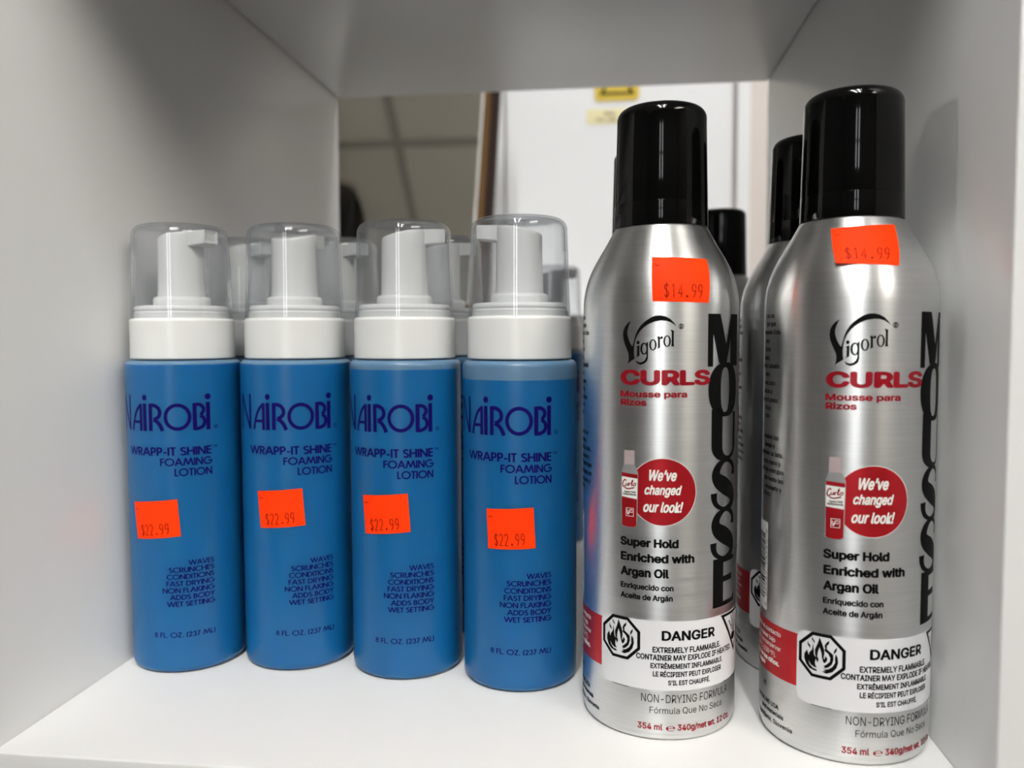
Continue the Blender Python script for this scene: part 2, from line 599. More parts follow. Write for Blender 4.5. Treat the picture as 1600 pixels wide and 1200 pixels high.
e = 0.075
GEO = {
    'W': (1.22, [[(0.03, 1), (0.33, 0.03)], [(0.33, 0.03), (0.61, 1)], [(0.61, 1), (0.89, 0.03)], [(0.89, 0.03), (1.19, 1)]]),
    'R': (0.58, [[(e, 0), (e, 1)], [(e, 1 - e), (0.27, 1 - e)] + _a(0.27, 0.7, 0.22, 0.225, 90, -90) + [(e, 0.475)], [(0.26, 0.47), (0.52, 0)]]),
    'A': (0.82, [[(0.04, 0), (0.41, 1)], [(0.41, 1), (0.78, 0)], [(0.17, 0.33), (0.65, 0.33)]]),
    'P': (0.54, [[(e, 0), (e, 1)], [(e, 1 - e), (0.25, 1 - e)] + _a(0.25, 0.68, 0.215, 0.245, 90, -90) + [(e, 0.435)]]),
    '-': (0.36, [[(0.03, 0.36), (0.33, 0.36)]]),
    'I': (0.15, [[(e, 0), (e, 1)]]),
    'T': (0.52, [[(0, 1 - e), (0.52, 1 - e)], [(0.26, 0), (0.26, 1)]]),
    'S': (0.52, [_a(0.26, 0.725, 0.185, 0.20, 25, 270, 12) + _a(0.26, 0.28, 0.205, 0.205, 90, -155, 12)[1:]]),
    'H': (0.68, [[(e, 0), (e, 1)], [(0.605, 0), (0.605, 1)], [(e, 0.52), (0.605, 0.52)]]),
    'N': (0.74, [[(e, 0), (e, 1)], [(e, 0.98), (0.665, 0.02)], [(0.665, 0), (0.665, 1)]]),
    'E': (0.48, [[(e, 0), (e, 1)], [(e, 1 - e), (0.47, 1 - e)], [(e, 0.52), (0.45, 0.52)], [(e, e), (0.47, e)]]),
    'F': (0.46, [[(e, 0), (e, 1)], [(e, 1 - e), (0.46, 1 - e)], [(e, 0.52), (0.43, 0.52)]]),
    'O': (1.02, [_a(0.51, 0.5, 0.445, 0.445, 0, 360, 32)]),
    'M': (1.04, [[(0.04, 0), (0.24, 1)], [(0.24, 0.98), (0.52, 0.12)], [(0.52, 0.12), (0.80, 0.98)], [(0.80, 1), (1.0, 0)]]),
    'G': (0.98, [_a(0.51, 0.5, 0.445, 0.445, 48, 360, 28), [(0.52, 0.5), (0.99, 0.5)]]),
    'L': (0.42, [[(e, 0), (e, 1)], [(e, e), (0.42, e)]]),
    'C': (0.80, [_a(0.50, 0.5, 0.43, 0.445, 52, 308, 24)]),
    'D': (0.72, [[(e, 0), (e, 1)], [(e, 1 - e), (0.22, 1 - e)] + _a(0.22, 0.5, 0.425, 0.425, 90, -90, 18) + [(e, e)]]),
    'U': (0.62, [[(e, 1), (e, 0.30)] + _a(0.31, 0.30, 0.235, 0.23, 180, 360, 14)[1:] + [(0.545, 1)]]),
    'V': (0.76, [[(0.03, 1), (0.38, 0.02)], [(0.38, 0.02), (0.73, 1)]]),
    'Y': (0.66, [[(0.03, 1), (0.33, 0.45)], [(0.63, 1), (0.33, 0.45)], [(0.33, 0.47), (0.33, 0)]]),
    'K': (0.62, [[(e, 0), (e, 1)], [(0.56, 1), (e, 0.48)], [(0.20, 0.58), (0.60, 0)]]),
    'B': (0.54, [[(e, 0), (e, 1)], [(e, 1 - e), (0.24, 1 - e)] + _a(0.24, 0.735, 0.18, 0.19, 90, -90) + [(e, 0.545)],
                 [(0.24, 0.545)] + _a(0.25, 0.31, 0.22, 0.235, 90, -90) + [(e, e)]]),
    '8': (0.50, [_a(0.25, 0.735, 0.165, 0.19, 0, 360, 22), _a(0.25, 0.31, 0.195, 0.235, 0, 360, 22)]),
    '2': (0.52, [_a(0.26, 0.70, 0.19, 0.225, 175, -20, 12) + [(0.08, e)], [(0.06, e), (0.49, e)]]),
    '3': (0.50, [_a(0.24, 0.725, 0.17, 0.20, 150, -90, 14), _a(0.24, 0.30, 0.20, 0.225, 90, -160, 16)]),
    '7': (0.50, [[(0.03, 1 - e), (0.46, 1 - e)], [(0.44, 0.98), (0.14, 0)]]),
    '.': (0.15, [[(e, 0), (e, 0.15)]]),
    '(': (0.26, [_a(0.44, 0.45, 0.34, 0.68, 130, 230, 10)]),
    ')': (0.26, [_a(-0.18, 0.45, 0.34, 0.68, 50, -50, 10)]),
    'Z': (0.56, [[(0.03, 1 - e), (0.53, 1 - e)], [(0.50, 0.97), (0.06, 0.03)], [(0.03, e), (0.53, e)]]),
    ' ': (0.26, []),
}


def geo_text(art, txt, u0, u1, base, cap, w=0.15, track=0.07):
    x, segs = 0.0, []
    for ch in txt:
        wd, strokes = GEO[ch]
        segs += [[(x + p[0], p[1]) for p in st] for st in strokes]
        x += wd + track
    x -= track
    kx = (u1 - u0) / x
    a = Art()
    for st in segs:
        a.stroke(st, w)
    for f, _, dl in a.faces:
        art.faces.append(([(u0 + p[0] * kx, base + p[1] * cap) for p in f], art.mi, dl))


# ------------------------------------------------------------------ the setting
CW, CH, CDP = 0.32, 0.322078, 0.371047       # clear width, height and depth of the shelf bay
WALL_Y = 0.85
ROOM = dict(x0=-2.2, x1=2.6, y0=-3.2, z0=-1.15, z1=1.50)
R_ = ROOM
structure(box_obj('floor', (R_['x0'], R_['x1'], R_['y0'], WALL_Y + 0.1, R_['z0'] - 0.05, R_['z0']), M['shop_floor']))
structure(box_obj('wall_back', (R_['x0'], R_['x1'], WALL_Y + 0.02, WALL_Y + 0.1, R_['z0'], R_['z1'] + 0.05), M['wall']))
structure(box_obj('wall_left', (R_['x0'] - 0.08, R_['x0'], R_['y0'], WALL_Y + 0.1, R_['z0'], R_['z1'] + 0.05), M['shop_wall']))
structure(box_obj('wall_right', (R_['x1'], R_['x1'] + 0.08, R_['y0'], WALL_Y + 0.1, R_['z0'], R_['z1'] + 0.05), M['shop_wall']))
# front wall of the shop; its glowing glass door is added for cap highlights
bm = bmesh.new()
box(bm, R_['x0'], -0.30, R_['y0'] - 0.08, R_['y0'], R_['z0'], R_['z1'] + 0.05)
box(bm, 0.34, R_['x1'], R_['y0'] - 0.08, R_['y0'], R_['z0'], R_['z1'] + 0.05)
box(bm, -0.30, 0.34, R_['y0'] - 0.08, R_['y0'], 1.10, R_['z1'] + 0.05)
structure(from_bm('wall_front', bm, M['shop_wall']))
bm = bmesh.new()
for x0_, x1_ in ((-0.30, -0.22), (-0.08, 0.12), (0.26, 0.34)):
    box(bm, x0_, x1_, R_['y0'] - 0.06, R_['y0'] - 0.01, R_['z0'], 1.10)
for x0_, x1_ in ((-0.22, -0.08), (0.12, 0.26)):
    for z0_, z1_ in ((R_['z0'], -0.25), (0.30, 0.36), (1.04, 1.10)):
        box(bm, x0_, x1_, R_['y0'] - 0.06, R_['y0'] - 0.01, z0_, z1_)
structure(from_bm('added_door', bm, M['shop_wall']))
bm = bmesh.new()
for x0_, x1_ in ((-0.22, -0.08), (0.12, 0.26)):
    for z0_, z1_ in ((-0.25, 0.30), (0.36, 1.04)):
        box(bm, x0_, x1_, R_['y0'] - 0.045, R_['y0'] - 0.035, z0_, z1_)
structure(from_bm('highlight_panes', bm, M['highlight_glow']))  # added emissive panes out of view, reflected as vertical highlight lines
bm = bmesh.new()
box(bm, R_['x0'], R_['x1'], R_['y0'], WALL_Y + 0.1, R_['z1'], R_['z1'] + 0.05, 0)
x = -0.37 - 3 * 0.6
while x < R_['x1']:
    if x > R_['x0'] + 0.02:
        box(bm, x - 0.012, x + 0.012, R_['y0'], WALL_Y, R_['z1'] - 0.004, R_['z1'] - 0.0002, 1)
    x += 0.6
y = -0.005 - 5 * 0.6
while y < WALL_Y:
    box(bm, R_['x0'], R_['x1'], y - 0.012, y + 0.012, R_['z1'] - 0.0041, R_['z1'] - 0.0003, 1)
    y += 0.6
structure(from_bm('ceiling', bm, [M['tile'], M['tbar']]))

# white metal door in the back wall, with its frame
bm = bmesh.new()
box(bm, 0.0690, 0.3630, WALL_Y, WALL_Y + 0.0195, -0.60, 1.10)
bmesh.ops.bevel(bm, geom=list(bm.edges), offset=0.002, segments=2, affect='EDGES')
structure(from_bm('door_1', bm, M['door'], smooth=True))
bm = bmesh.new()
box(bm, 0.3690, 0.3850, WALL_Y - 0.004, WALL_Y + 0.0195, -0.60, 1.125)
box(bm, 0.0480, 0.0655, WALL_Y + 0.006, WALL_Y + 0.0195, -0.60, 1.125)
box(bm, 0.0655, 0.3690, WALL_Y - 0.004, WALL_Y + 0.0195, 1.105, 1.125)
structure(from_bm('trim_1', bm, M['door']))
structure(box_obj('trim_2', (-0.40, 0.20, 0.52, WALL_Y + 0.0195, 0.140, 0.160), M['laminate'], bevel=0.002))


# flat artwork on an upright plane facing the room (mm offsets from the given origin)
def plane_art(name, art, origin, m, parent, lift=0.0):
    bm = bmesh.new()
    for pts, mi, dl in art.faces:
        f = bm.faces.new([bm.verts.new((origin[0] + p[0] / 1000, origin[1] - lift / 1000, origin[2] + p[1] / 1000)) for p in pts])
        f.material_index = mi
    bm.normal_update()
    bmesh.ops.triangulate(bm, faces=[f for f in bm.faces if len(f.verts) > 4], ngon_method='EAR_CLIP')
    bm.normal_update()
    for f in bm.faces:
        if f.normal.y > 0:
            f.normal_flip()
    return from_bm(name, bm, m, parent)


ws = thing('warning_sign', 'yellow square sign with black triangle on the white door', 'sign', (0.2152, WALL_Y, 0.474))
bm = bmesh.new()
box(bm, -0.029, 0.029, -0.0012, 0, -0.028, 0.030)
bmesh.ops.bevel(bm, geom=[ed for ed in bm.edges if abs(ed.verts[0].co.y - ed.verts[1].co.y) > 1e-5], offset=0.003, segments=3, affect='EDGES')
from_bm('sign_plate', bm, M['yellow'], ws)
a = Art()
T0, T1 = [(-23, -20.5), (23, -20.5), (0, 22)], [(-17, -17), (17, -17), (0, 14)]
a.between(T0, T1)
a.poly([(2.5, 10), (-4, -3), (0, -3.2), (-2.5, -13), (5, 0), (1, 0.5), (5, 9)])
plane_art('triangle_symbol', a, (0, -0.0012, 0), M['black_ink'], ws, 0.15)
nl = thing('notice_label', 'small cream label with faint brown lettering below the yellow sign', 'label', (0.2035, WALL_Y, 0.4265))
bm = bmesh.new()
box(bm, -0.0275, 0.0275, -0.0006, 0, -0.0095, 0.0095)
from_bm('label_plate', bm, M['cream'], nl)
a = Art()
a.text('Nea', -4.5, 9, 1.6, 4.6, 0.01)
a.text('ma. cap', -15, 11, -6.0, 4.6, 0.01)
plane_art('lettering', a, (0, -0.0006, 0), M['faded_ink'], nl, 0.1)

# ------------------------------------------------------------------ ceiling lamps of the shop, plus an added fill panel
def lamp_box(name, label, cx, cy, sx, sy, rows=None, dm='tube'):
    t = thing(name, label, 'lamp', (cx, cy, R_['z1']))
    bm = bmesh.new()
    box(bm, -sx / 2, sx / 2, -sy / 2, sy / 2, -0.012, -0.0045)
    for k in (-1, 1):
        box(bm, k * sx / 2 - 0.008, k * sx / 2 + 0.008, -sy / 2, sy / 2, -0.05, -0.0045)
        box(bm, -sx / 2, sx / 2, k * sy / 2 - 0.008, k * sy / 2 + 0.008, -0.05, -0.0045)
    from_bm('housing', bm, M['lamp_body'], t)
    if rows:
        for xx in rows:
            bm = bmesh.new()
            lathe(bm, [(0.018, -sy / 2 + 0.03), (0.018, sy / 2 - 0.03)], 24, cap0=True, cap1=True)
            bmesh.ops.rotate(bm, verts=bm.verts, cent=(0, 0, 0), matrix=Matrix.Rotation(radians(90), 3, 'X'))
            bmesh.ops.translate(bm, verts=bm.verts, vec=(xx, 0, -0.040))
            from_bm('tube', bm, M[dm], t, smooth=True)
    else:
        bm = bmesh.new()
        box(bm, -sx / 2 + 0.01, sx / 2 - 0.01, -sy / 2 + 0.01, sy / 2 - 0.01, -0.045, -0.040)
        from_bm('diffuser', bm, M[dm], t)
    return t


lamp_box('ceiling_lamp', 'two-tube ceiling lamp above and behind the photographer', 0.18, -1.06, 0.50, 1.30, rows=(-0.125, 0.125))
lamp_box('ceiling_lamp', 'added wide fill panel on the ceiling, lighting the left side of the shelf', 1.65, -1.5, 0.58, 1.15, dm='side_fill')  # unseen fill added at the right to brighten the left side panel
lamp_box('ceiling_lamp', 'panel ceiling lamp in the passage behind the shelf', 0.75, 0.60, 1.1, 0.36, dm='rear_diffuser')

# ------------------------------------------------------------------ shelf unit
su = thing('shelf_unit', 'white laminate open-backed shelf unit holding the bottles and cans', 'shelf', (0, 0, R_['z0']))
Z0 = -R_['z0']


def su_part(name, d):
    return box_obj(name, (d[0], d[1], d[2], d[3], d[4] + Z0, d[5] + Z0), M['laminate'], su, bevel=0.0008)


su_part('side_panel', (-0.018, 0, 0, CDP, -1.15, CH + 0.018))
su_part('side_panel', (CW, CW + 0.018, 0, CDP, -1.15, CH + 0.018))
su_part('shelf_board', (0.0004, CW - 0.0004, 0.0003, CDP, -0.018, 0))
su_part('top_board', (0.0004, CW - 0.0004, 0.0003, CDP, CH, CH + 0.018))

# ------------------------------------------------------------------ leaning mirror behind the shelf
TILT = radians(23)
mr_ = thing('mirror', 'wood-framed mirror leaning against the wall behind the shelf', 'mirror', (0, 0.5845, 0.1635))
mr_.rotation_euler = (-TILT, 0, 0)
XR, XL, HT = 0.062, -0.30, 0.300
bm = bmesh.new()
box(bm, XL, XR, 0.003, 0.007, 0.012, HT)
from_bm('mirror_glass', bm, M['mirror'], mr_)
bm = bmesh.new()
box(bm, XR, XR + 0.0032, 0.0005, 0.007, 0.009, HT + 0.003)
box(bm, XL - 0.003, XL, 0.0005, 0.007, 0.009, HT + 0.003)
box(bm, XL, XR, 0.0005, 0.007, HT, HT + 0.003)
box(bm, XL, XR, 0.0005, 0.007, 0.009, 0.012)
from_bm('bevel_strip', bm, M['bevel'], mr_)
bm = bmesh.new()
x0, x1 = XL - 0.003, XR + 0.0032
for (a0, a1, y0, mi) in ((x1, x1 + 0.0075, -0.003, 0), (x1 + 0.0075, x1 + 0.0095, 0.0, 1), (x1 + 0.0095, x1 + 0.0165, 0.001, 1),
                         (x0 - 0.0075, x0, -0.003, 0), (x0 - 0.016, x0 - 0.0075, 0.001, 1)):
    box(bm, a0, a1, y0, 0.012, 0, HT + 0.018, mi)
box(bm, x0, x1, -0.003, 0.012, HT + 0.003, HT + 0.018, 0)
box(bm, x0, x1, -0.003, 0.012, 0.0, 0.009, 0)
from_bm('frame', bm, [M['gold_wood'], M['dark_wood']], mr_)

# ------------------------------------------------------------------ lotion bottles
RB = 23.4
B_PROF = mm([(0, 0.6), (18, 0.6), (20.4, 0.0)] + arc(20.4, 3.0, 3.0, -90, 0, 7)[1:] + [(RB, 10), (RB, 60), (RB, 100), (RB, 122)])
B_TOP = mm(arc(RB - 2.4, 127.9, 2.4, 0, 90, 7) + [(19.6, 130.4), (19.6, 132)])
BCYL = [(RB / 1000, 0.0), (RB / 1000, 0.2)]


def bottle_body(level, parent):
    bm = bmesh.new()
    lv = level / 1000
    prof = B_PROF + [(RB / 1000, lv), (RB / 1000, lv + 0.0006)] + [p for p in B_TOP if p[1] > lv + 0.0007]
    lathe(bm, prof, 112, mi=lambda z: 1 if z > lv else 0)
    return from_bm('body', bm, [M['liquid'], M['headspace']], parent, smooth=True, angle=50)


def make_collar(parent):
    bm = bmesh.new()
    p = [(19.4, 130.9), (21.0, 130.9), (21.3, 131.3), (21.25, 146.6)] + arc(19.95, 146.6, 1.3, 0, 90, 6) + [(19.5, 147.95)]
    p += [(19.5, 150.2), (19.0, 150.7), (19.0, 151.1), (19.25, 151.5)] + arc(18.0, 152.0, 1.2, 10, 90, 5) + [(12.0, 153.2), (0, 153.2)]
    lathe(bm, mm(p), 112)
    return from_bm('collar', bm, M['white_plastic'], parent, smooth=True, angle=35)


def make_pump_ring(parent):
    bm = bmesh.new()
    lathe(bm, mm([(11.75, 153.2), (11.75, 155.6)] + arc(10.15, 155.6, 1.6, 0, 90, 6) + [(9.5, 157.25), (0, 157.25)]), 72)
    return from_bm('pump_ring', bm, M['white_plastic'], parent, smooth=True, angle=40)


def make_pump_head(parent):
    """stem with a sloping top and a square spout along local +X"""
    bm = bmesh.new()
    n = 72

    def top(x):
        t = max(0.0, min(1.0, (x + 9.4) / 19.0))
        return 181.2 + 3.5 * (1 - (1 - t) ** 1.6)
    rows = []
    for r, z in ((9.9, 157.2), (9.65, 160), (9.5, 170), (9.4, 178)):
        rows.append([(r * cos(2 * pi * k / n), r * sin(2 * pi * k / n), z) for k in range(n)])
    for dr, dz in ((0, -1.0), (0.12, -0.5), (0.4, -0.15), (0.9, 0.0)):
        rows.append([((9.4 - dr) * cos(2 * pi * k / n), (9.4 - dr) * sin(2 * pi * k / n), top((9.4 - dr) * cos(2 * pi * k / n)) + dz) for k in range(n)])
    for q in (6, 3):
        rows.append([(q * cos(2 * pi * k / n), q * sin(2 * pi * k / n), top(q * cos(2 * pi * k / n))) for k in range(n)])
    vr = [[bm.verts.new([c / 1000 for c in p]) for p in row] for row in rows]
    for i in range(len(vr) - 1):
        for k in range(n):
            bm.faces.new((vr[i][k], vr[i][(k + 1) % n], vr[i + 1][(k + 1) % n], vr[i + 1][k]))
    bm.faces.new(vr[-1])
    # spout, its top carrying on from the slope
    b2 = bmesh.new()
    sec = [(2.0, 5.0, 177.6, top(2.0) - 0.05), (9.0, 4.6, 178.4, top(9.0) + 0.02), (17.2, 3.9, 179.3, 185.0)]
    sv = []
    for x_, h, z0, z1 in sec:
        sv.append([b2.verts.new((x_ / 1000, yy / 1000, zz / 1000)) for yy, zz in ((-h, z0), (h, z0), (h, z1), (-h, z1))])
    for i in range(2):
        for k in range(4):
            b2.faces.new((sv[i][k], sv[i][(k + 1) % 4], sv[i + 1][(k + 1) % 4], sv[i + 1][k]))
    b2.faces.new(list(reversed(sv[0])))
    endf = b2.faces.new(sv[2])
    b2.normal_update()
    r = bmesh.ops.inset_region(b2, faces=[endf], thickness=0.0011)
    bmesh.ops.translate(b2, verts=endf.verts, vec=(-0.0009, 0, 0))
    bmesh.ops.bevel(b2, geom=[ed for ed in b2.edges if all(v.co.x > 0.0085 for v in ed.verts) and ed.calc_length() > 0.003],
                    offset=0.00035, segments=2, affect='EDGES')
    bmesh.ops.recalc_face_normals(b2, faces=b2.faces)
    tmp = bpy.data.meshes.new('tmp')
    b2.to_mesh(tmp)
    b2.free()
    bm.from_mesh(tmp)
    bpy.data.meshes.remove(tmp)
    return from_bm('pump_head', bm, M['white_plastic'], parent, smooth=True, angle=35)


def make_overcap(parent):
    bm = bmesh.new()
    outer = [(20.75, 148.1), (20.6, 152), (19.75, 178), (19.6, 181.6)] + arc(15.2, 182.9, 4.4, 0, 90, 9) + [(9, 187.45), (3.4, 187.5), (2.6, 187.1), (0, 187.0)]
    inner = [(0, 186.1), (9, 186.5), (14.8, 186.4)] + list(reversed(arc(15.0, 182.7, 3.7, 0, 90, 9))) + [(18.85, 178), (19.75, 152), (19.85, 148.1), (20.75, 148.1)]
    lathe(bm, mm(outer + inner), 112)
    bmesh.ops.remove_doubles(bm, verts=bm.verts, dist=1e-7)
    bmesh.ops.recalc_face_normals(bm, faces=bm.faces)
    return from_bm('overcap', bm, M['clear'], parent, smooth=True, angle=50)


def bottle_print():
    a = Art()
    # the tall brand word
    a.stroke([(-21.4, 101.8), (-21.4, 116.2)], 1.08)
    a.poly([(-21.85, 116.2), (-20.6, 116.2), (-14.2, 101.8), (-15.6, 101.8)])
    a.stroke([(-14.7, 101.8), (-14.7, 116.2)], 1.25)
    a.stroke([(-12.2, 101.7), (-11.75, 104.2), (-10.7, 107.6), (-9.2, 110.4), (-6.9, 112.6)], 1.20, smooth=True)
    a.stroke([(-7.15, 112.6), (-7.15, 101.6)], 1.42)
    a.stroke([(-11.5, 105.3), (-7.2, 105.3)], 1.14)
    a.stroke([(-5.1, 101.6), (-5.1, 112.9)], 1.71)
    a.disc(-5.1, 115.35, 1.12, 1.2)
    a.stroke([(-2.35, 101.7), (-2.35, 112.9)], 1.60)
    a.stroke([(-2.4, 112.2), (-0.8, 112.2), (0.9, 111.3), (1.75, 109.6), (1.4, 107.9), (0.2, 106.8), (-0.9, 106.4)], 1.48, smooth=True)
    a.stroke([(-0.9, 106.4), (0.7, 105.3), (1.9, 103.7), (2.75, 101.7)], 1.54, smooth=True)
    a.ring(8.65, 107.3, 5.4, 5.6, 3.98, 4.18, n=64)
    a.stroke([(15.35, 101.7), (15.35, 112.9)], 1.65)
    a.stroke([(15.35, 112.25), (17.2, 112.2), (18.55, 111.2), (18.85, 109.7), (17.7, 107.8)], 1.42, smooth=True)
    a.stroke([(17.5, 107.7), (18.8, 106.6), (19.25, 105.0), (18.6, 103.3), (16.9, 102.4), (15.35, 102.3)], 1.42, smooth=True)
    a.stroke([(20.75, 101.6), (20.75, 113.1)], 1.71)
    a.disc(20.75, 115.4, 1.25)
    a.ring(24.0, 102.7, 0.85, 0.85, 0.62, 0.62, n=24)
    a.text('R', 23.72, 24.28, 102.35, 0.7, 0.01)
    g = lambda *q, **k: geo_text(a, *q, **k)
    g('WRAPP-IT SHINE', -14.9, 21.8, 91.5, 3.45, w=0.185)
    a.text('TM', 22.3, 24.4, 94.0, 1.0, 0.01)
    g('FOAMING', 1.3, 21.9, 87.25, 3.1, w=0.18)
    g('LOTION', 7.0, 21.85, 82.95, 3.1, w=0.18)
    for k, (s, u0) in enumerate((('WET SETTING', 2.55), ('ADDS BODY', 3.8), ('NON FLAKING', 0.8), ('FAST DRYING', 2.4),
                                 ('CONDITIONS', 2.65), ('SCRUNCHES', 3.6), ('WAVES', 11.5))):
        g(s, u0, 21.65, 28.5 + 2.86 * k, 2.12, w=0.175, track=0.05)
    g('8 FL. OZ. (237 ML)', -3.3, 21.6, 15.5, 2.15, w=0.16)
    return a


BPRINT = bottle_print()


def bilinear(q):
    (ax, az), (bx, bz), (cx, cz), (dx, dz) = q     # TL TR BR BL

    def fn(s, t):
        tx, tz = ax + (bx - ax) * s, az + (bz - az) * s
        lx, lz = dx + (cx - dx) * s, dz + (cz - dz) * s
        return (lx + (tx - lx) * t, lz + (tz - lz) * t)
    return fn


PRICE = {
    '$': [[(0.95, 0.80), (0.80, 0.92), (0.45, 0.95), (0.10, 0.85), (0.05, 0.68), (0.25, 0.56), (0.70, 0.45), (0.95, 0.32), (0.90, 0.12), (0.55, 0.03), (0.20, 0.06), (0.02, 0.18)],
          [(0.5, 1.08), (0.5, -0.1)]],
    '1': [[(0.15, 0.78), (0.55, 1.0), (0.55, 0.0)]],
    '2': [[(0.05, 0.78), (0.15, 0.95), (0.5, 1.0), (0.85, 0.94), (0.95, 0.76), (0.85, 0.55), (0.05, 0.02), (0.98, 0.02)]],
    '4': [[(0.72, 0.0), (0.72, 1.0), (0.02, 0.30), (1.0, 0.30)]],
    '9': [[(0.95, 0.70), (0.85, 0.93), (0.5, 1.0), (0.15, 0.93), (0.05, 0.72), (0.15, 0.52), (0.5, 0.45), (0.85, 0.52), (0.95, 0.70), (0.90, 0.40), (0.70, 0.15), (0.40, 0.0)]],
}


def price_sticker(parent, quad, txt, prof, rref, s0, s1, t0, t1, zcut, curl=0.0):
    fn = bilinear(quad)
    base = Art()
    base.rect(0, 1, 0, 1)
    lf = None
    if curl:
        (dx, dz), (ax, az) = quad[3], quad[0]
        lf = lambda u, z: curl * max(0.0, 1 - hypot(u - dx, (z - dz) * 1.2) / 11.0) ** 1.5
    st = wrap('price_sticker', base.mapped(fn), prof, rref, 0.12, M['orange_paper'], parent, zcut=True, liftfn=lf)
    st['label'] = 'fluorescent orange price sticker'
    tx = Art()
    slot = (s1 - s0) / len(txt)
    for k, ch in enumerate(txt):
        a0 = s0 + slot * (k + 0.5)
        if ch == '.':
            tx.disc(a0, t0 + 0.03, 0.018, 0.028, 12)
            continue
        hw = slot * 0.31
        for st_ in PRICE[ch]:
            tx.stroke([(a0 - hw + 2 * hw * p_[0], t0 + (t1 - t0) * p_[1]) for p_ in st_], 0.016)
    tx.rect(0.045, 0.13, 0.80, 0.815)
    wrap('price_print', tx.mapped(fn), prof, rref, 0.17, M['price_ink'], st, zcut=zcut, liftfn=lf)
    return st


def finish_bottle(t, spout_world_deg, level, shared):
    """shared = first bottle's parts, whose meshes are reused"""
    b = bottle_body(level, t)
    if shared is None:
        make_collar(t)
        make_pump_ring(t)
        h = make_pump_head(t)
        make_overcap(t)
        wrap('lettering', BPRINT, BCYL, RB, 0.03, M['navy_ink'], t)
    else:
        for n in ('collar', 'pump_ring', 'pump_head', 'overcap', 'lettering'):
            link(n, shared[n], t)
        h = [c for c in t.children if c.name.startswith('pump_head')][0]
    # world angle measured from straight-out-of-shelf (-Y) towards +X
    h.rotation_euler = (0, 0, radians(spout_world_deg - 90) - t.rotation_euler.z)
    return t


BGRP = 'blue lotion pump bottles on the shelf'
FRONT_B = [
    ((0.024049, 0.089928), 0.0, 74, 128.6, [(-13.34, 71.66), (7.74, 73.47), (8.80, 58.09), (-11.33, 56.35)],
     'blue lotion bottle at the far left of the front row, beside the left panel'),
    ((0.071756, 0.097590), 1.7, 165, 128.4, [(-9.33, 76.04), (10.33, 77.42), (11.40, 61.85), (-7.90, 60.63)],
     'second front blue lotion bottle from the left panel, its price sticker placed highest'),
    ((0.121623, 0.093901), -4.9, 108, 126.6, [(-14.26, 75.56), (6.15, 77.11), (7.19, 61.51), (-12.88, 59.82)],
     'third front blue lotion bottle from the left panel, pump spout pointing right'),
    ((0.171156, 0.087824), -6.3, -94, 122.9, [(-11.22, 72.71), (7.88, 73.76), (8.70, 57.72), (-10.45, 57.01)],
     'front blue lotion bottle next to the silver cans, its pump spout pointing left'),
]
shared = None
for (px, py), off, sp, lev, quad, lab in FRONT_B:
    t = thing('lotion_bottle', lab, 'bottle', (px, py, 0.0001), off / RB, BGRP)
    finish_bottle(t, sp, lev, shared)
    if shared is None:
        shared = {c.name.split('.')[0]: c.data for c in t.children}
    price_sticker(t, [(u - off, z) for u, z in quad], '$22.99', BCYL, RB, 0.14, 0.80, 0.09, 0.38, False)

REAR_B = [((0.0300, 0.1415), 0.0, 60, 128.5, 'blue lotion bottle hidden behind the leftmost front bottle'),
          ((0.0740, 0.1470), 1.0, 66, 128.3, 'blue lotion bottle behind the second front bottle, square spout end showing'),
          ((0.1265, 0.1440), -3.0, 120, 127.5, 'blue lotion bottle standing behind the third front bottle'),
          ((0.1680, 0.3150), 1.0, 88, 128.0, 'blue lotion bottle at the back edge of the shelf behind the fourth front bottle')]
for (px, py), off, sp, lev, lab in REAR_B:
    t = thing('lotion_bottle', lab, 'bottle', (px, py, 0.0001), off / RB, BGRP)
    finish_bottle(t, sp, lev, shared)

# ------------------------------------------------------------------ mousse cans
RC = 28.08
C_BODY = mm([(0, 1.5), (22, 1.5), (25.6, 0.0), (26.6, 0.25), (27.2, 0.9), (27.45, 1.8), (27.5, 2.6), (27.95, 2.9), (RC, 3.6), (RC, 20), (RC, 60), (RC, 100),
             (RC, 140), (RC, 150.0), (28.03, 152.0), (27.75, 154.5), (27.2, 157.3), (26.35, 160.4), (25.1, 163.5), (23.5, 166.6),
             (21.6, 169.9), (19.6, 173.3), (18.0, 176.2), (17.0, 178.1), (16.5, 178.7), (14.0, 179.2), (14.0, 180.5)])
C_PROF = [p for p in C_BODY if p[1] >= 0.0036 and p[1] <= 0.1787]


